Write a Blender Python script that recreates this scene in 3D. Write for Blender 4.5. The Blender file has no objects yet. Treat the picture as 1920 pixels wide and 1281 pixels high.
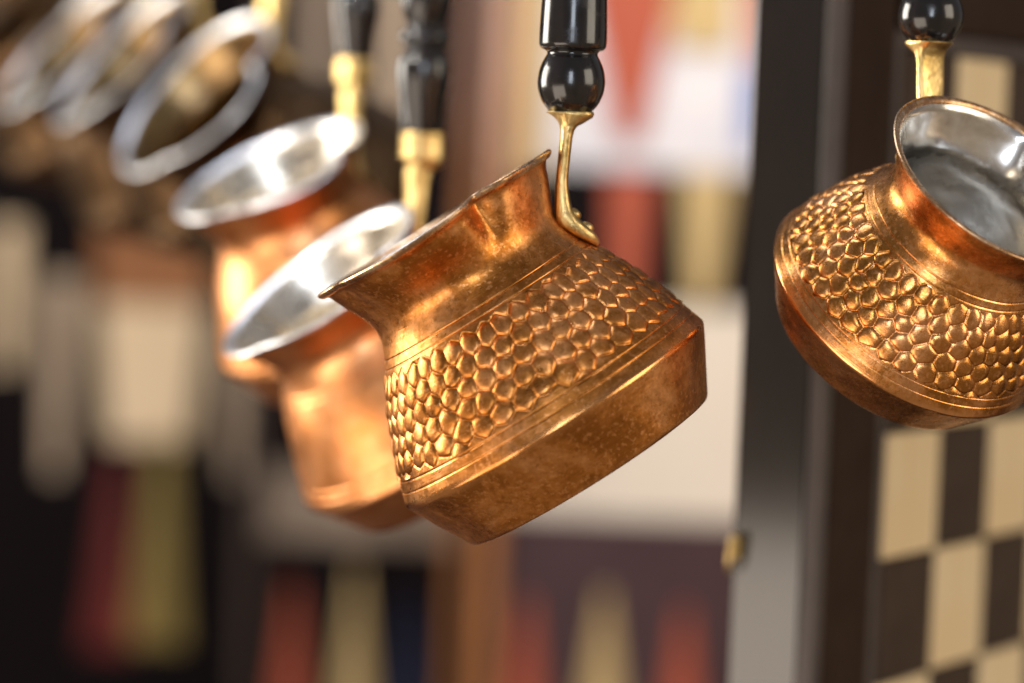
import bpy, math, random
import numpy as np
from mathutils import Vector, Matrix

random.seed(7)
SC = bpy.context.scene
COL = SC.collection

# ------------------------------------------------------------------ camera
W, H = 1920.0, 1281.0
FPX = 5333.0                              # 100 mm lens on a 36 mm frame
PITCH, ROLL = math.radians(3.6), math.radians(2.2)
CAM = Vector((0.0, 0.0, 0.45))
FWD = Vector((0, math.cos(PITCH), -math.sin(PITCH)))
_r0 = Vector((1, 0, 0)); _u0 = Vector((0, math.sin(PITCH), math.cos(PITCH)))
RIGHT = _r0 * math.cos(ROLL) + _u0 * math.sin(ROLL)
UP = _u0 * math.cos(ROLL) - _r0 * math.sin(ROLL)

cam_data = bpy.data.cameras.new('camera')
cam_data.lens = 100.0; cam_data.sensor_width = 36.0
cam_data.clip_start = 0.01; cam_data.clip_end = 100.0
cam_data.dof.use_dof = True
cam_data.dof.focus_distance = 0.676
cam_data.dof.aperture_fstop = 5.0
cam_data.dof.aperture_blades = 9
cam = bpy.data.objects.new('camera', cam_data)
m = Matrix.Identity(4)
for i in range(3):
    m[i][0], m[i][1], m[i][2], m[i][3] = RIGHT[i], UP[i], -FWD[i], CAM[i]
cam.matrix_world = m
COL.objects.link(cam); SC.camera = cam

# ------------------------------------------------------------------ light
world = bpy.data.worlds.new('World'); SC.world = world; world.use_nodes = True
bg = world.node_tree.nodes['Background']
_tc = world.node_tree.nodes.new('ShaderNodeTexCoord'); _sx = world.node_tree.nodes.new('ShaderNodeSeparateXYZ'); _rp = world.node_tree.nodes.new('ShaderNodeValToRGB')
_mr = world.node_tree.nodes.new('ShaderNodeMapRange'); _mr.inputs[1].default_value = -1; _mr.inputs[2].default_value = 1
world.node_tree.links.new(_tc.outputs['Generated'], _sx.inputs[0]); world.node_tree.links.new(_sx.outputs[2], _mr.inputs[0])
world.node_tree.links.new(_mr.outputs[0], _rp.inputs[0]); world.node_tree.links.new(_rp.outputs[0], bg.inputs[0])
_rp.color_ramp.elements[0].position = .42; _rp.color_ramp.elements[0].color = (1.0, 0.78, 0.56, 1)      # paving below
_rp.color_ramp.elements[1].position = .60; _rp.color_ramp.elements[1].color = (0.74, 0.71, 0.73, 1)      # open sky above
bg.inputs[1].default_value = 0.24

def area(name, loc, target, sx, sy, power, col):
    d = bpy.data.lights.new(name, 'AREA'); d.shape = 'RECTANGLE'
    d.size, d.size_y, d.energy, d.color = sx, sy, power, col
    o = bpy.data.objects.new(name, d); COL.objects.link(o)
    o.location = loc
    o.rotation_euler = (Vector(target) - Vector(loc)).to_track_quat('-Z', 'Y').to_euler()
    return o

POT = (0.0, 0.70, 0.38)
area('daylight_street', (-2.5, 1.60, 0.85), POT, 1.3, 1.6, 85, (1.0, 0.93, 0.82))      # open left side of the stall
area('daylight_low', (-1.40, -0.60, -0.50), POT, 1.7, 1.20, 20, (1.0, 0.85, 0.71))      # sunlit paving low at the left
area('daylight_sky', (-0.12, -1.9, 0.95), POT, 0.55, 1.3, 19, (0.80, 0.88, 1.0))          # slit of sky behind the viewer
area('daylight_top', (-0.7, 1.1, 2.1), (0.0, 0.85, 0.35), 0.9, 0.8, 13, (0.80, 0.86, 1.0)) # gap in the awning
area('fill_right', (1.75, -0.2, 0.9), POT, 1.1, 1.2, 15, (1.0, 0.88, 0.70))  # fill lamp added to brighten the chequered squares
_d = bpy.data.lights.new('board_spot', 'SPOT')                                              # spot lamp added to brighten the boards behind
_d.energy, _d.color, _d.spot_size, _d.spot_blend, _d.shadow_soft_size = 140, (1.0, 0.95, 0.87), math.radians(38), .8, .03
_o = bpy.data.objects.new('board_spot', _d); COL.objects.link(_o); _o.location = (0.15, 1.52, 1.85)
_o.rotation_euler = (Vector((0.10, 2.10, 0.34)) - _o.location).to_track_quat('-Z', 'Y').to_euler()

_d = bpy.data.lights.new('pot_spot', 'SPOT')                                                # narrow spot added to light the smooth pots like sun
_d.energy, _d.color, _d.spot_size, _d.spot_blend, _d.shadow_soft_size = 110, (1.0, 0.94, 0.84), math.radians(10), .6, .02
_o = bpy.data.objects.new('pot_spot', _d); COL.objects.link(_o); _o.location = (-0.95, 0.15, 1.45)
_o.rotation_euler = (Vector((-0.08, 0.90, 0.43)) - _o.location).to_track_quat('-Z', 'Y').to_euler()

SC.view_settings.view_transform = 'Standard'
SC.view_settings.look = 'None'
SC.view_settings.exposure = 0.22
SC.view_settings.gamma = 1.0
SC.view_settings.use_curve_mapping = False
SC.cycles.use_denoising = True
SC.cycles.max_bounces = 8
SC.cycles.sample_clamp_indirect = 6.0
SC.cycles.caustics_reflective = False

# ------------------------------------------------------------------ helpers
def ray(px, py):
    return (FWD + RIGHT * ((px - W / 2) / FPX) + UP * (-(py - H / 2) / FPX))
def at_depth(px, py, depth):               # depth along the view direction
    return CAM + ray(px, py) * depth
def at_y(px, py, y):                       # on the vertical plane at distance y
    r = ray(px, py)
    return CAM + r * ((y - CAM.y) / r.y)

def setp(o, **kw):
    for k, v in kw.items():
        if v is not None: o[k] = v
    return o
def empty(name, loc, rz=0.0, label=None, category=None, group=None):
    o = bpy.data.objects.new(name, None); COL.objects.link(o)
    o.empty_display_size = 0.02
    o.location = loc; o.rotation_euler = (0, 0, rz)
    return setp(o, label=label, category=category, group=group)
def mesh_obj(name, verts, faces, mat, parent=None, smooth=True):
    me = bpy.data.meshes.new(name)
    me.from_pydata([tuple(v) for v in verts], [], faces)
    me.update()
    if smooth: me.polygons.foreach_set('use_smooth', [True] * len(me.polygons))
    if mat: me.materials.append(mat)
    o = bpy.data.objects.new(name, me); COL.objects.link(o)
    if parent: o.parent = parent
    return o
def share(name, src, parent, loc=(0, 0, 0), rot=(0, 0, 0), scale=(1, 1, 1)):
    o = bpy.data.objects.new(name, src.data); COL.objects.link(o)
    o.parent = parent; o.location = loc; o.rotation_euler = rot; o.scale = scale
    return o
def grid_obj(name, P, mat, parent, close_u=True, smooth=True, flip=False, attrs=None):
    """P: rows x cols x 3 array"""
    nr, nc = P.shape[:2]
    V = P.reshape(-1, 3)
    cols = nc if close_u else nc - 1
    j, i = np.meshgrid(np.arange(nr - 1), np.arange(cols), indexing='ij')
    i2 = (i + 1) % nc
    a, b, c, d = j * nc + i, j * nc + i2, (j + 1) * nc + i2, (j + 1) * nc + i
    F = np.stack([a, b, c, d] if not flip else [d, c, b, a], -1).reshape(-1, 4)
    me = bpy.data.meshes.new(name)
    me.vertices.add(len(V)); me.vertices.foreach_set('co', V.astype(np.float32).ravel())
    me.loops.add(F.size); me.loops.foreach_set('vertex_index', F.astype(np.int32).ravel())
    me.polygons.add(len(F)); me.polygons.foreach_set('loop_start', (np.arange(len(F)) * 4).astype(np.int32))
    me.polygons.foreach_set('loop_total', np.full(len(F), 4, np.int32))
    me.update(calc_edges=True); me.validate()
    me.polygons.foreach_set('use_smooth', np.full(len(F), smooth))
    me.materials.append(mat)
    for k, arr in (attrs or {}).items():
        if arr.ndim == 3:
            me.attributes.new(k, 'FLOAT_VECTOR', 'POINT').data.foreach_set('vector', arr.astype(np.float32).ravel())
        else:
            me.attributes.new(k, 'FLOAT', 'POINT').data.foreach_set('value', arr.astype(np.float32).ravel())
    o = bpy.data.objects.new(name, me); COL.objects.link(o)
    if parent: o.parent = parent
    return o
def box_mesh(x0, x1, y0, y1, z0, z1, b=0.0008):
    """chamfered box"""
    b = min(b, (x1 - x0) * .3, (y1 - y0) * .3, (z1 - z0) * .3)
    v, idx = [], {}
    X, Y, Z = (x0, x1), (y0, y1), (z0, z1)
    for sx in (0, 1):
        for sy in (0, 1):
            for sz in (0, 1):
                cx = X[sx] + (b if sx == 0 else -b); cy = Y[sy] + (b if sy == 0 else -b); cz = Z[sz] + (b if sz == 0 else -b)
                for ax, p in enumerate(((X[sx], cy, cz), (cx, Y[sy], cz), (cx, cy, Z[sz]))):
                    idx[sx, sy, sz, ax] = len(v); v.append(p)
    f = []
    for s in (0, 1):
        q = [(s, 0, 0), (s, 1, 0), (s, 1, 1), (s, 0, 1)]; f.append([idx[a[0], a[1], a[2], 0] for a in q])
        q = [(0, s, 0), (1, s, 0), (1, s, 1), (0, s, 1)]; f.append([idx[a[0], a[1], a[2], 1] for a in q])
        q = [(0, 0, s), (1, 0, s), (1, 1, s), (0, 1, s)]; f.append([idx[a[0], a[1], a[2], 2] for a in q])
    for a in (0, 1):
        for c in (0, 1):
            f.append([idx[a, c, 0, 0], idx[a, c, 1, 0], idx[a, c, 1, 1], idx[a, c, 0, 1]])
            f.append([idx[a, 0, c, 0], idx[a, 1, c, 0], idx[a, 1, c, 2], idx[a, 0, c, 2]])
            f.append([idx[0, a, c, 1], idx[1, a, c, 1], idx[1, a, c, 2], idx[0, a, c, 2]])
    for k in [(a, c, d) for a in (0, 1) for c in (0, 1) for d in (0, 1)]:
        f.append([idx[k + (0,)], idx[k + (1,)], idx[k + (2,)]])
    return v, f
def fix_normals(o):
    import bmesh
    bm = bmesh.new(); bm.from_mesh(o.data); bmesh.ops.recalc_face_normals(bm, faces=bm.faces); bm.to_mesh(o.data); bm.free()
    return o
def box(name, dims, mat, parent=None, b=0.0008):
    v, f = box_mesh(*dims, b=b)
    return fix_normals(mesh_obj(name, v, f, mat, parent, smooth=False))
def lathe(name, prof, mat, parent, n=48, centre=(0, 0), caps=True):
    """prof: list of (r, z); axis at centre, vertical"""
    prof = np.array(smooth_poly(prof, 6))
    a = np.linspace(0, 2 * np.pi, n, endpoint=False)
    P = np.zeros((len(prof), n, 3))
    P[..., 0] = centre[0] + prof[:, :1] * np.cos(a); P[..., 1] = centre[1] + prof[:, :1] * np.sin(a); P[..., 2] = prof[:, 1:2]
    return grid_obj(name, P, mat, parent)
def smooth_poly(pts, sub):
    """Catmull-Rom through pts"""
    p = [np.array(q, float) for q in pts]
    p = [2 * p[0] - p[1]] + p + [2 * p[-1] - p[-2]]
    out = []
    for i in range(1, len(p) - 2):
        for k in range(sub):
            t = k / sub
            out.append(0.5 * (2 * p[i] + (p[i + 1] - p[i - 1]) * t + (2 * p[i - 1] - 5 * p[i] + 4 * p[i + 1] - p[i + 2]) * t * t
                              + (3 * p[i] - p[i - 1] - 3 * p[i + 1] + p[i + 2]) * t ** 3))
    out.append(p[-2])
    return out
def sweep(name, path, mat, parent, n=16, power=2.0):
    """tube along path: items (x, y, z, half thickness in the path's x-z plane, half width along y)"""
    Q = np.array(smooth_poly(path, 5)); pos = Q[:, :3]
    tan = np.gradient(pos, axis=0); tan /= np.linalg.norm(tan, axis=1)[:, None]
    yv = np.array([0, 1.0, 0]); nrm = np.cross(yv, tan); nrm /= np.linalg.norm(nrm, axis=1)[:, None]
    a = np.linspace(0, 2 * np.pi, n, endpoint=False)
    c, s = np.cos(a), np.sin(a)
    c = np.sign(c) * np.abs(c) ** (2 / power); s = np.sign(s) * np.abs(s) ** (2 / power)
    P = pos[:, None, :] + nrm[:, None, :] * (Q[:, 3][:, None] * c)[..., None] + yv * (Q[:, 4][:, None] * s)[..., None]
    P = np.concatenate([np.repeat(pos[:1][:, None], n, 1), P, np.repeat(pos[-1:][:, None], n, 1)])
    return grid_obj(name, P, mat, parent)
def wire(name, pts, r, mat, parent=None, n=10, closed=False, sub=6):
    Q = np.array(smooth_poly(pts, sub) if sub else pts, float)
    if closed: tan = np.roll(Q, -1, 0) - np.roll(Q, 1, 0)
    else: tan = np.gradient(Q, axis=0)
    tan /= np.linalg.norm(tan, axis=1)[:, None]
    ref = np.array([0.13, 0.97, 0.21])
    a1 = np.cross(tan, ref); a1 /= np.linalg.norm(a1, axis=1)[:, None]; a2 = np.cross(tan, a1)
    a = np.linspace(0, 2 * np.pi, n, endpoint=False)
    P = Q[:, None, :] + r * (a1[:, None, :] * np.cos(a)[None, :, None] + a2[:, None, :] * np.sin(a)[None, :, None])
    if closed: P = np.concatenate([P, P[:1]])
    else: P = np.concatenate([np.repeat(Q[:1][:, None], n, 1), P, np.repeat(Q[-1:][:, None], n, 1)])
    return grid_obj(name, P, mat, parent)

# ------------------------------------------------------------------ materials
class NT:
    def __init__(s, name):
        s.m = bpy.data.materials.new(name); s.m.use_nodes = True
        s.t = s.m.node_tree; s.n = s.t.nodes; s.b = s.n['Principled BSDF']
        s.co = s.n.new('ShaderNodeTexCoord')
    def link(s, a, b): s.t.links.new(a, b)
    def mapping(s, sc=(1, 1, 1)):
        mp = s.n.new('ShaderNodeMapping'); mp.inputs['Scale'].default_value = sc
        s.link(s.co.outputs['Object'], mp.inputs['Vector']); return mp.outputs[0]
    def attr(s, name):
        a = s.n.new('ShaderNodeAttribute'); a.attribute_name = name; return a
    def noise_on(s, vec, scale, sc, detail=4, rough=.6):
        mp = s.n.new('ShaderNodeMapping'); mp.inputs['Scale'].default_value = sc; s.link(vec, mp.inputs['Vector'])
        x = s.n.new('ShaderNodeTexNoise'); x.inputs['Scale'].default_value = scale; x.inputs['Detail'].default_value = detail
        x.inputs['Roughness'].default_value = rough; s.link(mp.outputs[0], x.inputs['Vector']); return x.outputs[0]
    def noise(s, scale, detail=4, rough=.55, sc=(1, 1, 1), dist=0.0):
        x = s.n.new('ShaderNodeTexNoise'); x.inputs['Scale'].default_value = scale
        x.inputs['Detail'].default_value = detail; x.inputs['Roughness'].default_value = rough; x.inputs['Distortion'].default_value = dist
        s.link(s.mapping(sc), x.inputs['Vector']); return x.outputs[0]
    def ramp(s, fac, stops):
        r = s.n.new('ShaderNodeValToRGB'); e = r.color_ramp.elements
        while len(e) < len(stops): e.new(0.5)
        for k, (p, c) in enumerate(stops):
            e[k].position = p; e[k].color = (*c, 1) if len(c) == 3 else c
        s.link(fac, r.inputs[0]); return r.outputs[0]
    def mix(s, fac, a, b, mode='MIX'):
        x = s.n.new('ShaderNodeMix'); x.data_type = 'RGBA'; x.blend_type = mode
        for sock, val in ((x.inputs[0], fac), (x.inputs[6], a), (x.inputs[7], b)):
            if hasattr(val, 'type') and not isinstance(val, (tuple, float)): s.link(val, sock)
            else: sock.default_value = (*val, 1) if isinstance(val, tuple) else val
        return x.outputs[2]
    def bump(s, h, strength, dist):
        x = s.n.new('ShaderNodeBump'); x.inputs['Strength'].default_value = strength; x.inputs['Distance'].default_value = dist
        s.link(h, x.inputs['Height']); s.link(x.outputs[0], s.b.inputs['Normal'])
    def done(s, **kw):
        for k, v in kw.items():
            k = k.replace('_', ' ')
            s.b.inputs[k].default_value = (*v, 1) if isinstance(v, tuple) else v
        return s.m
def g(v): return (v, v, v)

def copper(name, bright, mid, dark, r0, r1, patina=(0.42, 0.62), speck=.6):
    t = NT(name)
    n1 = t.noise(60, 9, .72, dist=.5)
    base = t.ramp(n1, [(patina[0], dark), (0.5, mid), (patina[1], bright)])
    n2 = t.noise(330, 7, .75)
    base = t.mix(t.ramp(n2, [(.42, g(0)), (.68, g(.6))]), base, dark)
    if speck:
        base = t.mix(t.ramp(t.noise(850, 3, .6), [(.55, g(0)), (.64, g(speck))]), base, bright)
        base = t.mix(t.ramp(t.noise(620, 3, .65, sc=(1.1, .9, 1.0)), [(.56, g(0)), (.66, g(speck))]), base, dark)
    t.link(base, t.b.inputs['Base Color'])
    wear = t.attr('wear').outputs['Fac']                       # edges rubbed bright by handling
    turn = t.noise_on(t.attr('pot').outputs['Vector'], 1.0, (1.6, 1.6, 55.0), 5, .65)   # fine marks of the lathe round the pot
    base = t.mix(t.ramp(turn, [(.42, g(0)), (.75, g(.2))]), base, bright)
    base = t.mix(t.ramp(wear, [(0, g(0)), (1, g(.75))]), base, bright)
    t.link(base, t.b.inputs['Base Color'])
    nr = t.noise(100, 7, .7, dist=.4)
    rr = t.mix(.35, t.ramp(nr, [(.35, g(r0)), (.66, g(r1))]), t.ramp(t.noise(900, 3, .6), [(.35, g(r0)), (.68, g(r1 * 1.25))]))
    rr = t.mix(wear, rr, g(.13))
    t.link(rr, t.b.inputs['Roughness'])
    ad = t.n.new('ShaderNodeMath'); ad.operation = 'MULTIPLY_ADD'; ad.inputs[1].default_value = .55
    t.link(turn, ad.inputs[0]); t.link(t.noise(520, 6, .65), ad.inputs[2])
    t.bump(ad.outputs[0], .16, .0004)
    return t.done(Metallic=1.0)
M_COPPER = copper('aged_copper', (0.90, 0.415, 0.155), (0.64, 0.24, 0.052), (0.37, 0.127, 0.020), .24, .43)
M_COPPER_SHINY = copper('polished_copper', (0.95, 0.465, 0.20), (0.76, 0.305, 0.08), (0.42, 0.165, 0.03), .17, .34)
M_COPPER_CLEAN = copper('satin_copper', (0.97, 0.485, 0.235), (0.92, 0.40, 0.16), (0.72, 0.27, 0.075), .26, .42, patina=(.36, .6), speck=0)
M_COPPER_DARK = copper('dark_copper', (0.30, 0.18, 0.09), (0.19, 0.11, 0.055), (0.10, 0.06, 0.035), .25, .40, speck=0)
def tin(name, a, b, r0, r1):
    t = NT(name)
    c = t.ramp(t.noise(60, 7, .65, dist=.5), [(.38, b), (.6, a)])
    t.link(c, t.b.inputs['Base Color'])
    t.link(t.ramp(t.noise(120, 5), [(.35, g(r0)), (.7, g(r1))]), t.b.inputs['Roughness'])
    t.bump(t.noise(300, 4), .1, .0003)
    return t.done(Metallic=1.0)
M_TIN = tin('tinned_lining', (0.93, 0.87, 0.77), (0.74, 0.67, 0.57), .20, .36)
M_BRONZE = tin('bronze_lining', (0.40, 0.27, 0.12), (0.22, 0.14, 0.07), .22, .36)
M_TIN_OLD = tin('worn_tin_lining', (0.92, 0.90, 0.86), (0.64, 0.60, 0.54), .16, .34)
M_RIM_OLD = copper('worn_rim', (0.90, 0.68, 0.48), (0.66, 0.38, 0.18), (0.40, 0.2, 0.09), .2, .36)
def brass(name, a, b, r0, r1):
    t = NT(name)
    t.link(t.ramp(t.noise(150, 6, .65), [(.36, b), (.62, a)]), t.b.inputs['Base Color'])
    t.link(t.ramp(t.noise(220, 5), [(.35, g(r0)), (.7, g(r1))]), t.b.inputs['Roughness'])
    t.bump(t.noise(420, 5), .45, .0008)
    return t.done(Metallic=1.0)
M_BRASS = brass('cast_brass', (0.86, 0.62, 0.27), (0.50, 0.33, 0.11), .30, .48)
t = NT('black_lacquered_wood')
t.link(t.ramp(t.noise(40, 5, sc=(6, 6, .6)), [(.4, (.006, .005, .005)), (.7, (.018, .013, .012))]), t.b.inputs['Base Color'])
t.link(t.ramp(t.noise(160, 5), [(.35, g(.12)), (.58, g(.2)), (.75, g(.42))]), t.b.inputs['Roughness'])
t.bump(t.noise(900, 4, .7, sc=(.06, .06, 1)), .10, .0003)
M_BLACK = t.done()
M_BLACK.node_tree.nodes['Principled BSDF'].inputs['Coat Weight'].default_value = .3
M_RIM_TIN = tin('tinned_rim', (0.90, 0.90, 0.93), (0.80, 0.80, 0.82), .28, .45)
M_STEEL = tin('steel_rod', (0.5, 0.5, 0.5), (0.3, 0.3, 0.3), .3, .45)

def wood(name, a, b, scale=60, stretch=(8, 8, .7), rough=.45, coat=0.0, spec=.25):
    t = NT(name)
    n = t.noise(scale, 6, .6, sc=stretch, dist=.8)
    n2 = t.noise(22, 4, .6)
    c = t.mix(t.ramp(n2, [(.38, g(.0)), (.66, g(.7))]), t.ramp(n, [(.35, b), (.65, a)]), b)
    t.link(c, t.b.inputs['Base Color'])
    t.link(t.ramp(t.noise(100, 4), [(.35, g(rough - .08)), (.7, g(rough + .1))]), t.b.inputs['Roughness'])
    t.bump(n, .08, .0004)
    return t.done(Coat_Weight=coat, Coat_Roughness=.10, Specular_IOR_Level=spec)
M_W_DARK = wood('dark_walnut', (.045, .026, .018), (.022, .013, .010), rough=.45)
M_W_BOX = wood('wenge_lid', (.042, .023, .013), (.024, .012, .007), rough=.5, spec=.1)
M_W_SQUARE = wood('wenge_square', (.066, .040, .024), (.042, .023, .013), rough=.45)
M_W_MAPLE = wood('maple_square', (.86, .68, .43), (.78, .56, .30), scale=35, stretch=(10, 10, .35), rough=.45)
M_W_FRAME = wood('orange_frame_wood', (.42, .17, .055), (.26, .095, .03), rough=.3, coat=.5)
M_W_FIELD = wood('board_field', (.075, .040, .042), (.045, .022, .025), rough=.45)
M_W_FIELD_D = wood('board_field_dark', (.010, .007, .006), (.006, .004, .005), rough=.6, spec=.03)
M_RED = wood('red_inlay', (.44, .10, .050), (.36, .075, .038), rough=.4)
M_DKRED = wood('dark_red_inlay', (.16, .016, .012), (.10, .010, .008), rough=.4)
M_TAN = wood('tan_inlay', (.58, .42, .20), (.46, .32, .14), rough=.4)
M_OLIVE = wood('olive_inlay', (.27, .19, .05), (.19, .13, .035), rough=.4)
M_CREAM = wood('cream_inlay', (.70, .61, .52), (.62, .54, .45), rough=.4)
M_CREAM_SUN = wood('sunlit_cream_inlay', (.86, .68, .47), (.74, .54, .33), rough=.4)  # cream with the warmth of sunlit patches put into its colour
M_GLARE = wood('painted_glare', (.70, .65, .65), (.56, .54, .58), scale=14, stretch=(1, 1, 1), rough=.3)  # glare on the varnished board, put into the colour
M_BEIGE = wood('beige_inlay', (.60, .46, .33), (.48, .35, .24), rough=.4)
M_TAUPE = wood('taupe_inlay', (.26, .19, .14), (.20, .15, .11), rough=.45)
M_NAVY = wood('navy_inlay', (.03, .04, .10), (.02, .03, .07), rough=.45)
M_GREY = wood('grey_line_inlay', (.11, .085, .075), (.075, .058, .05), rough=.45)
M_BLUE = wood('blue_inlay', (.12, .22, .50), (.09, .16, .40), rough=.4)
M_LACQ = wood('black_lacquer_side', (.016, .010, .007), (.010, .006, .004), rough=.4, coat=1.0, spec=0.0)
M_LACQ.node_tree.nodes['Principled BSDF'].inputs['Coat IOR'].default_value = 1.75
M_COUNTER = wood('counter_wood', (.12, .07, .045), (.07, .04, .028), rough=.5)
M_WALL = wood('stall_wall', (.030, .021, .016), (.018, .012, .010), scale=12, rough=.7)

# ------------------------------------------------------------------ setting
CT, CB = 0.08, -0.22                         # top of the front shelf, top of the table behind it
o = box('shelf', (-0.2, 1.1, 0.78, 1.20, CT - .03, CT), M_COUNTER, b=.004); setp(o, kind='structure')
o = box('table', (-1.2, 1.2, 1.22, 3.08, CB - .05, CB), M_COUNTER, b=.004); setp(o, kind='structure')
o = box('stall_wall', (-2.4, 2.4, 3.1, 3.16, -.5, 1.5), M_WALL, b=.004); setp(o, kind='structure')

# ------------------------------------------------------------------ coffee pots
RIM_PX = 259.0
U0 = 0.00013                                 # metres per profile unit at scale 1
OUT = smooth_poly([(246, -3), (237, -14), (228, -35), (219, -55), (207, -80), (199.5, -102), (199, -122), (206, -145),
                   (218, -170), (233, -196), (250, -226), (267, -260), (291, -318), (309, -362), (321.5, -397), (327, -413),
                   (328.2, -419), (326.2, -425.5), (319, -439), (300, -474), (280, -510), (267, -535), (263.5, -541), (257, -545), (225, -546), (120, -546), (0.5, -546)], 10)
OUT = np.array(OUT)
# arc-length parametrised profile
_s = np.concatenate([[0], np.cumsum(np.linalg.norm(np.diff(OUT, axis=0), axis=1))])
def prof_at(s): return np.interp(s, _s, OUT[:, 0]), np.interp(s, _s, OUT[:, 1])
_mono = OUT[:, 1][:200]
def s_of_v(v): return float(np.interp(-v, -OUT[:-45, 1], _s[:-45]))
def r_of_v(v): return float(np.interp(-v, -OUT[:-45, 1], OUT[:-45, 0]))

def spout(phi, v):
    """relative radius change and height change near the pouring lip (phi from the handle, towards -Y)"""
    w = np.clip((v + 118) / 118.0, 0, 1); w = w * w * (3 - 2 * w)
    d = np.degrees(phi) % 360
    gs = lambda c, s: np.exp(-((d - c) / s) ** 2)
    dr = -.16 * gs(65, 7) + .10 * gs(96, 22) + .03 * gs(128, 18) - .04 * gs(150, 9)
    dz = -10.0 * gs(104, 24) + 5.0 * gs(64, 9)
    return dr * w, dz * w

def hex_relief(phi, v, rng, rows, v0, pitch, ncol, amp, rmean=272.0):
    """embossed honeycomb: hammered domes with a punched outline"""
    wcol = 2 * np.pi * rmean / ncol
    jx = rng.normal(0, .10, (rows + 4, ncol)); jy = rng.normal(0, .09, (rows + 4, ncol))
    hh = rng.uniform(.75, 1.15, (rows + 4, ncol)); tx = rng.normal(0, .04, (rows + 4, ncol)); ty = rng.normal(0, .04, (rows + 4, ncol))
    live = np.zeros((rows + 4, ncol), bool); live[2:rows + 2] = True
    live[1] = rng.random(ncol) < .12; live[rows + 2] = rng.random(ncol) < .12
    x = phi * rmean / wcol; y = (v0 - v) / pitch + 2
    X, Y = x * wcol, y * pitch
    cand = []
    jy0 = np.round(y).astype(int)
    for dj in (-2, -1, 0, 1, 2):
        j = np.clip(jy0 + dj, 0, rows + 3)
        off = (j % 2) * .5
        ix0 = np.round(x - off).astype(int)
        for di in (-1, 0, 1):
            i = (ix0 + di); im = i % ncol
            cx = (i + off + jx[j, im]) * wcol; cy = (j + jy[j, im]) * pitch
            cand.append((cx, cy, im, j, (X - cx) ** 2 + (Y - cy) ** 2))
    D = np.stack([c[4] for c in cand]); k1 = D.argmin(0)
    pick = lambda q: np.take_along_axis(np.stack([c[q] for c in cand]), k1[None], 0)[0]
    c1x, c1y, i1, j1, F1 = pick(0), pick(1), pick(2), pick(3), pick(4)
    acc = np.zeros(x.shape); edge = np.full(x.shape, 1e9); j2 = np.zeros(x.shape, int)
    for cx, cy, im, j, d2 in cand:
        dist = np.hypot(cx - c1x, cy - c1y)
        e_ = np.where(dist > 1e-6, (d2 - F1) / (2 * np.maximum(dist, 1e-6)), 1e9)
        acc += np.exp(-np.minimum(e_, 60) / 3.6) * (e_ < 1e8)
        j2 = np.where(e_ < edge, j, j2); edge = np.minimum(edge, e_)
    soft = -3.6 * np.log(acc + 1e-12)                      # rounded distance to the outline
    q = np.clip((soft + 1.6) / 13.0, 0, 1)
    rad = np.clip(1 - F1 / 25.0 ** 2, 0, 1)
    dome = (.55 * (1 - (1 - q) ** 2) + .45 * rad * np.clip(q * 2.4, 0, 1)) * amp * hh[j1, i1]
    dome = dome + (tx[j1, i1] * (X - c1x) + ty[j1, i1] * (Y - c1y)) * q * 1.5
    lv = live[j1, i1]
    # neighbour of a live cell also shows the punched line
    h = np.where(lv, dome, 0.0)
    near = lv | ((j2 >= 2) & (j2 <= rows + 1))
    punch = np.exp(-(edge / 1.6) ** 4) * near
    dots = .65 + .35 * np.sin(X * 1.1 + 3 * np.sin(y * 5)) * np.sin(Y * 1.25)
    return h - punch * 2.6 * dots

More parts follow.
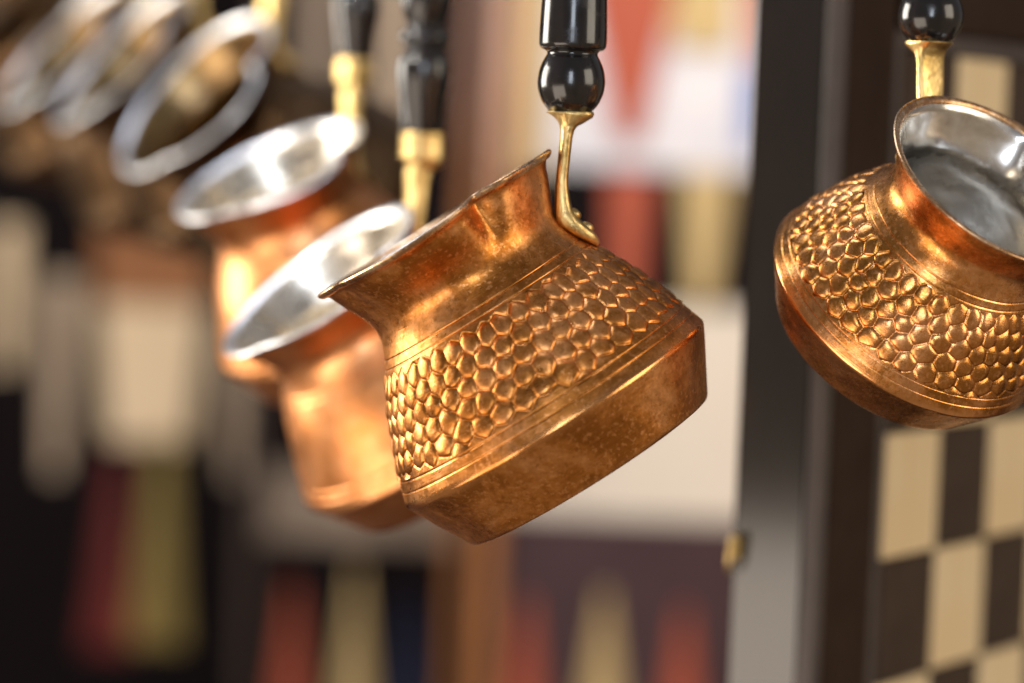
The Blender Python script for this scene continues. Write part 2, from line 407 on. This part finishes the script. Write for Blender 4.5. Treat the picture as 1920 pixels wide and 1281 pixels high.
def make_pot(name, label, group, px, a_px, tau, ba, scale, style, copper_m, lining_m, rim_m, honey=None, nseg=128, vs=1.0, lift=0.0, fat=1.0, rimw=12.5):
    """px: image position of the rim centre; a_px: rim half length; tau: its slope; ba: how open the rim looks"""
    U = U0 * scale
    depth = FPX * RIM_PX * U / a_px
    pos = at_depth(px[0], px[1], depth)
    d = ray(*px).normalized()
    e = RIGHT * math.cos(tau) + UP * math.sin(tau)
    mm = UP * math.cos(tau) - RIGHT * math.sin(tau)
    mm = (mm - d * mm.dot(d)).normalized()
    n = (mm * math.sqrt(1 - ba * ba) - d * ba).normalized()
    th = math.acos(n.z)
    yaw = math.atan2(-n.y, -n.x)
    root = empty(name, pos, yaw, label, 'coffee pot', group)
    ct, st = math.cos(th), math.sin(th)
    EX, N_ = np.array([ct, 0, st]), np.array([-st, 0, ct]); EY = np.array([0, 1.0, 0])
    def P3(r, phi, v):
        return U * (r[..., None] * (np.cos(phi)[..., None] * EX - np.sin(phi)[..., None] * EY) + v[..., None] * vs * N_)
    rng = np.random.default_rng(int(abs(px[0]) * 7 + abs(px[1])))
    ph = rng.uniform(0, 6.28, 12)
    def wob(phi, v):
        return (.9 * np.sin(2 * phi + ph[0]) + .7 * np.sin(3 * phi + v * .012 + ph[1]) + .45 * np.sin(5 * phi - v * .02 + ph[2])
                + .25 * np.sin(9 * phi + v * .05 + ph[3]) + .18 * np.sin(14 * phi - v * .07 + ph[4]) + .12 * np.sin(23 * phi + v * .11 + ph[5]))
    grooves = (-166, -183, -374, -394)
    AT = {}
    def surf(s_rows, ncol, relief=None, inner=0.0, groove=True):
        r, v = prof_at(s_rows)
        phi = np.linspace(0, 2 * np.pi, ncol, endpoint=False)
        PH, R = np.meshgrid(phi, r); _, V = np.meshgrid(phi, v)
        dr, dz = spout(PH, V)
        fade = np.clip(R / 200, 0, 1)
        R2 = R + wob(PH, V) * fade
        if groove:
            for k, gv in enumerate(grooves):
                R2 = R2 - 1.5 * np.exp(-((V - gv + .8 * np.sin(PH + k)) / 1.3) ** 2)
        if relief is not None: R2 = R2 + relief(PH, V)
        R2 = (R2 - inner) * (1 + dr)
        AT.clear()
        AT['pot'] = np.stack([np.cos(PH), np.sin(PH), V / 100.0], -1)
        AT['wear'] = np.clip(np.exp(-((V + 419) / 9.0) ** 2) + .55 * np.exp(-((V + 541) / 5.0) ** 2), 0, 1) * np.clip(.75 + .5 * np.sin(3 * PH + ph[8]) * np.sin(7 * PH + ph[9]), 0, 1)
        return P3(R2, PH, V + dz)
    s_a, s_b, s_end = s_of_v(-188), s_of_v(-369), s_of_v(-542)
    fine = 1.0 if honey else 2.5
    rows_neck = np.unique(np.concatenate([np.arange(0, s_a, 3.2 * fine ** .5), s_of_v(-166) + np.arange(-4, 4.1, .8), s_of_v(-183) + np.arange(-4, 4.1, .8), [s_a]]))
    rows_neck = rows_neck[rows_neck <= s_a]
    rows_low = np.unique(np.concatenate([[s_b], np.arange(s_b, _s[-1], 3.0 * fine ** .5), s_of_v(-374) + np.arange(-4, 4.1, .8), s_of_v(-394) + np.arange(-4, 4.1, .8), [_s[-1]]]))
    rows_low = rows_low[rows_low >= s_b]
    if honey:
        rel = lambda PH, V: hex_relief(PH, V, np.random.default_rng(honey['seed']), honey['rows'], honey['v0'], honey['pitch'], honey['ncol'], honey['amp'])
        nb = 1000; rows_band = np.linspace(s_a, s_b, 118)
        o = grid_obj('honeycomb_band', surf(rows_band, nb, rel), copper_m, root, attrs=AT)
        setp(o, label='embossed honeycomb band')
    else:
        grid_obj('belly', surf(np.linspace(s_a, s_b, 40), nseg), copper_m, root, attrs=AT)
    grid_obj('neck', surf(rows_neck, 384 if honey else nseg), copper_m, root, attrs=AT)
    grid_obj('base', surf(rows_low, 384 if honey else nseg), copper_m, root, attrs=AT)
    # tinned lining: the inside wall, set in by the sheet's thickness
    keep = np.concatenate([np.arange(0, s_end, 5.0), np.linspace(s_end, _s[-1], 10)])
    Pi = surf(keep, 160, None, inner=6.5, groove=False)
    Pi = Pi + U * 5.0 * N_ * np.clip((keep - s_end + 60) / 60, 0, 1)[:, None, None]
    grid_obj('lining', Pi, lining_m, root, flip=True)
    # rolled rim
    nr = 220; phi = np.linspace(0, 2 * np.pi, nr, endpoint=False)
    dr, dz = spout(phi, np.zeros(nr))
    rr = (RIM_PX - 7 + .8 * np.sin(2 * phi + ph[0])) * (1 + dr)
    a = np.linspace(0, 2 * np.pi, 14, endpoint=False)
    rw = 9.5 if honey else rimw
    R = rr[None, :] + rw * np.cos(a)[:, None] * (1 + .06 * np.sin(9 * phi + ph[6])) - 4
    V = dz[None, :] + (6.6 if honey else 6.5) * np.sin(a)[:, None] + .35 * rw * np.cos(a)[:, None] + .5 * np.sin(7 * phi + ph[7]) - 1
    PH = np.repeat(phi[None], 14, 0)
    Pr = P3(R, PH, V); Pr = np.concatenate([Pr, Pr[:1]])
    grid_obj('rim', Pr, rim_m, root)
    # handle: cast brass bracket riveted to the shoulder, turned black wood above it, all hanging plumb
    def hang(u, v): return np.array([u * ct - v * vs * st, u * st + v * vs * ct])     # pot frame to hanging frame, x and z
    x0, z0 = hang(224, -86)
    hx = x0 + 11
    foot = [(-72, 25), (-97, 21), (-120, 15), (-148, 14), (-176, 13), (-194, 7)]
    fp = [hang(r_of_v(v) + off, v) for v, off in foot]
    ztop = z0 + 165 + lift
    if style == 'ball':
        path = [(hx, ztop, 43, 43), (hx, ztop - 5, 44, 44), (hx - 1, ztop - 14, 31, 41), (hx - 3, ztop - 26, 17, 38), (hx - 5, ztop - 45, 12, 37), (hx - 8, ztop - 90, 11.5, 36)]
    else:
        path = [(hx, ztop, 40, 40), (hx, ztop - 3, 43, 43), (hx, ztop - 30, 43, 43), (hx, ztop - 58, 43, 43), (hx - 1, ztop - 66, 36, 38), (hx - 4, ztop - 78, 25, 30), (hx - 8, ztop - 100, 24, 29)]
    path += [(fp[0][0] - 1, fp[0][1] + 14, 12, 35), (fp[1][0], fp[1][1], 16, 38), (fp[2][0], fp[2][1], 20, 42),
             (fp[3][0], fp[3][1], 16, 41), (fp[4][0], fp[4][1], 11, 32), (fp[5][0], fp[5][1], 5, 16)]
    br = sweep('bracket', [(x * U, 0, z * U, t_ * U, w_ * U) for x, z, t_, w_ in path], M_BRASS, root, n=24, power=3.6)
    # rivets: three flat domes on the foot
    for k, (v, off, yy) in enumerate(((-122, 33, -18), (-122, 33, 18), (-156, 28, 0))):
        u = r_of_v(v) + off
        c = hang(u, v); nn = hang(1, .45); nn = nn / np.linalg.norm(nn)
        aa = np.linspace(0, 2 * np.pi, 18, endpoint=False)
        rings = [(13, -5), (13, 0), (11.5, 5), (7, 8), (.2, 9)]
        tx = np.array([-nn[1], nn[0]])
        P = np.array([[[(c[0] + nn[0] * hgt + tx[0] * rad * math.cos(q)) * U, (yy + rad * math.sin(q)) * U, (c[1] + nn[1] * hgt + tx[1] * rad * math.cos(q)) * U] for q in aa] for rad, hgt in rings])
        grid_obj('rivet', P, M_BRASS, br)
    if style == 'ball':
        hp = [(0.5, -3), (34, -2), (42, 3), (53, 17), (60.5, 36), (63, 55), (60, 77), (53, 95), (48, 104), (47, 109), (50, 113), (57, 116), (61.5, 121), (63, 130),
              (62.5, 160), (60, 230), (57, 330), (55, 430), (50, 540), (42, 590), (40, 600), (47, 612), (49, 630), (40, 652), (18, 662), (.5, 664)]
    else:
        hp = [(0.5, -3), (34, -2), (39, 2), (42, 20), (47, 60), (53, 105), (56, 135), (54, 160), (46, 178), (40, 186), (41, 192), (50, 200), (54, 212), (50, 225), (41, 233), (39, 240),
              (44, 252), (53, 290), (56, 350), (52, 450), (46, 540), (40, 590), (40, 600), (47, 612), (49, 630), (40, 652), (18, 662), (.5, 664)]
    lathe('handle', [(r * fat * U, (ztop + z) * U) for r, z in hp], M_BLACK, root, n=56, centre=(hx * U, 0))
    # hanging eye
    ez = ztop + 664 + 20
    aa = np.linspace(0, 2 * np.pi, 24, endpoint=False)
    wire('hanging_eye', [((hx + 24 * math.cos(q)) * U, 0, (ez + 24 * math.sin(q)) * U) for q in aa], 5 * U, M_STEEL, root, closed=True, sub=0)
    Rz = Matrix.Rotation(yaw, 3, 'Z')
    eye = pos + Rz @ Vector((hx * U, 0, (ez + 20) * U))
    print('POT %-10s depth %.3f tilt %.1f yaw %.1f handle %.3f %.3f eye z %.3f' % (name, depth, math.degrees(th), math.degrees(yaw), eye.x, eye.y, eye.z))
    return root, eye, yaw

D2R = math.radians
HONEY1 = dict(seed=11, rows=5, v0=-212, pitch=33.0, ncol=42, amp=4.9)
HONEY2 = dict(seed=23, rows=5, v0=-208, pitch=34.5, ncol=39, amp=5.8)
eyes = []
G = 'copper coffee pots hanging in a row'
def pot(*a, **k):
    r, eye, yaw = make_pot(*a, **k); eyes.append((eye, yaw)); return r
pot('coffee_pot', 'aged copper coffee pot with honeycomb band, rim seen edge-on, hanging before the smooth pots', G, (816, 421), 259, D2R(32.2), 0.004, 1.0, 'ball', M_COPPER, M_TIN, M_RIM_OLD, honey=HONEY1)
pot('coffee_pot', 'bright copper coffee pot with honeycomb band, its open rim turned towards the chequered box', G, (1874, 339), 231, D2R(-36.5), 0.475, .875, 'ball', M_COPPER_SHINY, M_TIN_OLD, M_RIM_OLD, honey=HONEY2, vs=.91, lift=34, fat=1.12)
pot('coffee_pot', 'smooth orange copper coffee pot with silvery rim, directly behind the sharp honeycomb pot', G, (598, 527), 219, D2R(37.8), 0.25, 1.0, 'bulb', M_COPPER_CLEAN, M_TIN, M_RIM_TIN, vs=.94, lift=86, fat=1.14)
pot('coffee_pot', 'smooth copper coffee pot with silvery rim, partly hidden by the next smooth orange pot', G, (505, 319), 191, D2R(25.5), 0.26, .98, 'bulb', M_COPPER_CLEAN, M_TIN, M_RIM_TIN, lift=86, fat=1.14)
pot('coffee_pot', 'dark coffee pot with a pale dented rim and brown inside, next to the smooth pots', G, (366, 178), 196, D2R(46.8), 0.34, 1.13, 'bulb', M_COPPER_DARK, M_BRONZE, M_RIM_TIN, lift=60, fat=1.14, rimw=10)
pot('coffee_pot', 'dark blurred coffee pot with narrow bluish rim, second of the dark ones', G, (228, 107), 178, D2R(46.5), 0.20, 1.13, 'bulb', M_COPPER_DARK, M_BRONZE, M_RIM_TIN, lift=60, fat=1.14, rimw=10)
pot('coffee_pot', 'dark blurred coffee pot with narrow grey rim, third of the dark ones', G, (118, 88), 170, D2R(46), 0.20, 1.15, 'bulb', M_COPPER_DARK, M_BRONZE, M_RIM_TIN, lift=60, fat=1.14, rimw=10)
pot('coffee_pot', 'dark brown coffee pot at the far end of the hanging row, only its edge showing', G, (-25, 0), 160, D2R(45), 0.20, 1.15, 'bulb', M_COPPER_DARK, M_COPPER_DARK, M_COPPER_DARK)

# rail and hooks above the picture, carrying the pots
RZ = max(e.z for e, _ in eyes) + .05
row = [e for k, (e, _) in enumerate(eyes) if k != 1]
def rail(pts, label):
    pts = [Vector((p.x, p.y, RZ)) for p in pts]
    a, b = pts[0], pts[-1]
    pts = [a + (a - pts[1]).normalized() * .12] + pts + [b + (b - pts[-2]).normalized() * .12]
    o = wire('hanging_rail', [tuple(p) for p in pts], .004, M_STEEL, sub=4)
    setp(o, label=label, category='rail')
rail(row, 'thin steel rail above the receding row of coffee pots')
rail([eyes[1][0], eyes[1][0] + Vector((.12, .03, 0))], 'short steel rail above the bright honeycomb pot')
for k, (e, yaw) in enumerate(eyes):
    dx, dy = math.cos(yaw + 1.57), math.sin(yaw + 1.57)
    q = []
    for r_, z_ in ((.000, -.004), (.004, -.006), (.007, -.001), (.006, .006), (.001, .012)): q.append((e.x + dx * r_, e.y + dy * r_, e.z + z_))
    for r_, z_ in ((-.001, -.016), (-.006, -.004), (-.005, .004), (.0, .0065), (.005, .003), (.006, -.003)): q.append((e.x + dx * r_, e.y + dy * r_, RZ + z_))
    o = wire('hook', q, .0012, M_STEEL)
    setp(o, label='bent steel hook joining a pot handle to the rail', category='hook', group='hooks on the rail')

# ------------------------------------------------------------------ chequered box
AL = D2R(57)
c0 = at_depth(1541, 640, .82)
boxr = empty('game_box', (c0.x, c0.y, CT), AL, 'dark wooden game box standing upright with a cream and brown chequered lid', 'game box')
SQ = .0385; B0 = .043                          # square size and border width
GW = SQ * 8 + 2 * B0
zt = at_depth(1800, 112, .82 + .848 * .1).z - CT   # top of the grid
zb = zt - SQ * 8
TH = .0275
box('case', (0.0015, GW - .0015, 0.0035, TH, 0, zt + B0), M_LACQ, boxr, b=.0012)
f0, f1 = -.002, .0034
box('border', (.006, B0 - .0065, f0, f1, .001, zt + B0 - .001), M_W_BOX, boxr)
box('border', (GW - B0 + .0065, GW - .006, f0, f1, .001, zt + B0 - .001), M_W_BOX, boxr)
box('border', (B0, GW - B0, f0, f1, zt + .0065, zt + B0 - .001), M_W_BOX, boxr)
box('border', (B0, GW - B0, f0, f1, .001, zb - .0065), M_W_BOX, boxr)
box('edge_inlay', (.0, .0055, f0 + .0004, f1, .001, zt + B0 - .001), M_GREY, boxr)
box('line_inlay', (B0 - .006, B0 - .0004, f0 + .0006, f1, zb - .006, zt + .006), M_GREY, boxr)
box('line_inlay', (GW - B0 + .0004, GW - B0 + .006, f0 + .0006, f1, zb - .006, zt + .006), M_GREY, boxr)
box('line_inlay', (B0, GW - B0, f0 + .0006, f1, zt + .0004, zt + .006), M_GREY, boxr)
box('line_inlay', (B0, GW - B0, f0 + .0006, f1, zb - .006, zb - .0004), M_GREY, boxr)
src = {}
for k, mt in ((0, M_W_SQUARE), (1, M_W_MAPLE)):
    src[k] = None
for r in range(8):
    for c in range(8):
        k = (r + c) % 2                        # row 0 is the top one
        loc = (B0 + SQ * (c + .5), 0, zt - SQ * (r + .5))
        if src[k] is None:
            h = SQ / 2 - .0003
            src[k] = box('square', (-h, h, f0 + .0002, f1, -h, h), (M_W_SQUARE, M_W_MAPLE)[k], boxr, b=.0004); src[k].location = loc
        else: share('square', src[k], boxr, loc)
# brass latch on the far edge of the narrow side
lt = at_depth(1395, 1030, .835)
ly = TH
zl = lt.z - CT
lv, lf = box_mesh(-.0016, .0016, ly - .0038, ly - .0003, zl - .0038, zl + .0038, b=.0010)
latch = fix_normals(mesh_obj('latch', lv, lf, M_BRASS, boxr, smooth=False))
wire('latch_hook', [(-.0026, ly - .003, zl + .004), (-.0034, ly - .0025, zl), (-.003, ly - .002, zl - .005), (-.001, ly - .001, zl - .007)], .0008, M_BRASS, latch)

# ------------------------------------------------------------------ backgammon boards behind
def board(label, y, x_px, top_z, left_m, frame_m, bands, points, frame_w=.014, back_m=None):
    """bands: (y_top px, y_bottom px, material, name); points: (x_top, w_top, y_top, x_bot, w_bot, y_bot, material)"""
    xc = (x_px[0] + x_px[1]) / 2
    def X(px, py): return at_y(px, py, y)
    xl, xr = X(x_px[0], 640).x, X(x_px[1], 640).x
    root = empty('backgammon_board', ((xl + xr) / 2, y, CB), 0, label, 'board game', 'backgammon boards standing behind the pots')
    ox = (xl + xr) / 2
    tz = top_z - CB
    box('backing', (xl - ox, xr - ox, .012, .026, 0.001, tz), back_m or M_W_FIELD_D, root, b=.001)
    for sx in (xl - ox - frame_w, xr - ox):
        box('frame_rail', (sx, sx + frame_w, -.020, .026, 0, tz + frame_w), left_m if sx < 0 else frame_m, root, b=.002)
    box('frame_rail', (xl - ox + .0005, xr - ox - .0005, -.019, .0255, tz, tz + frame_w - .0005), frame_m, root, b=.002)
    for ya, yb, mt, nm in bands:
        za = min(X(xc, ya).z - CB, tz - .0015); zb_ = max(X(xc, yb).z - CB, .0015)
        box(nm, (xl - ox + .001, xr - ox - .001, .006, .0118, zb_, za - .0006), mt, root, b=.0006)
    for (xt, wt, yt, xb, wb, yb, mt) in points:
        zt_ = min(X(xt, yt).z - CB, tz - .003); zb_ = max(X(xb, yb).z - CB, .003)
        k = y / math.cos(PITCH) / FPX
        xa, xb2 = X(xt, yt).x - ox, X(xb, yb).x - ox
        q = [(xa - wt / 2 * k, zt_), (xa + wt / 2 * k, zt_), (xb2 + wb / 2 * k, zb_), (xb2 - wb / 2 * k, zb_)]
        v = [(x, .0035, z) for x, z in q] + [(x, .0062, z) for x, z in q]
        f = [(0, 1, 2, 3), (7, 6, 5, 4), (0, 4, 5, 1), (1, 5, 6, 2), (2, 6, 7, 3), (3, 7, 4, 0)]
        fix_normals(mesh_obj('point', v, f, mt, root, smooth=False))
    return root

board('open backgammon board with red and tan points, cream middle, behind edge-on pot', 2.10, (950, 1470), .74, M_W_FRAME, M_W_FRAME,
      [(-600, 318, M_GLARE, 'field'), (320, 572, M_W_FIELD_D, 'field'), (574, 975, M_CREAM, 'centre_panel'), (977, 2200, M_W_FIELD, 'field')],  # top field is painted pale as glare
      [(1000, 130, -500, 990, 60, 330, M_TAN), (1192, 330, -500, 1180, 50, 260, M_RED), (1325, 190, -500, 1320, 110, 90, M_TAN), (1440, 110, -500, 1432, 40, 130, M_RED),
       (1420, 50, 130, 1408, 30, 280, M_BLUE),
       (1183, 84, 325, 1172, 52, 570, M_RED), (1326, 92, 325, 1316, 46, 570, M_TAN),
       (990, 10, 1120, 968, 180, 1700, M_RED), (1135, 10, 1110, 1115, 190, 1700, M_TAN), (1284, 10, 1140, 1264, 170, 1700, M_RED)])
board('dark backgammon board with red and tan points, between two other boards behind the smooth pots', 2.45, (500, 860), .86, M_W_DARK, M_W_FRAME,
      [(880, 1020, M_TAUPE, 'centre_panel'), (-800, 878, M_W_FIELD_D, 'field'), (1022, 2200, M_W_FIELD_D, 'field')],
      [(600, 130, -500, 590, 40, 240, M_BEIGE), (745, 120, -500, 740, 40, 380, M_BEIGE),
       (548, 8, 1090, 530, 150, 1700, M_RED), (668, 8, 1060, 650, 160, 1700, M_TAN), (770, 10, 1120, 755, 110, 1700, M_NAVY)], frame_w=.012)
board('dark backgammon board with olive and dark red points, beyond the dark pots', 2.75, (-260, 470), .94, M_W_DARK, M_W_DARK,
      [(570, 830, M_W_FIELD_D, 'centre_panel'), (-900, 568, M_W_FIELD_D, 'field'), (832, 2200, M_W_FIELD_D, 'field')],
      [(16, 56, 420, 8, 34, 690, M_CREAM_SUN), (116, 60, 520, 100, 24, 890, M_BEIGE), (294, 230, 310, 284, 200, 570, M_W_FRAME), (284, 200, 572, 276, 150, 830, M_CREAM_SUN),
       (440, 44, 640, 436, 16, 900, M_BEIGE),
       (218, 24, 850, 200, 90, 1220, M_DKRED), (305, 30, 820, 290, 105, 1210, M_OLIVE), (420, 40, 900, 410, 90, 1300, M_W_FIELD_D)])
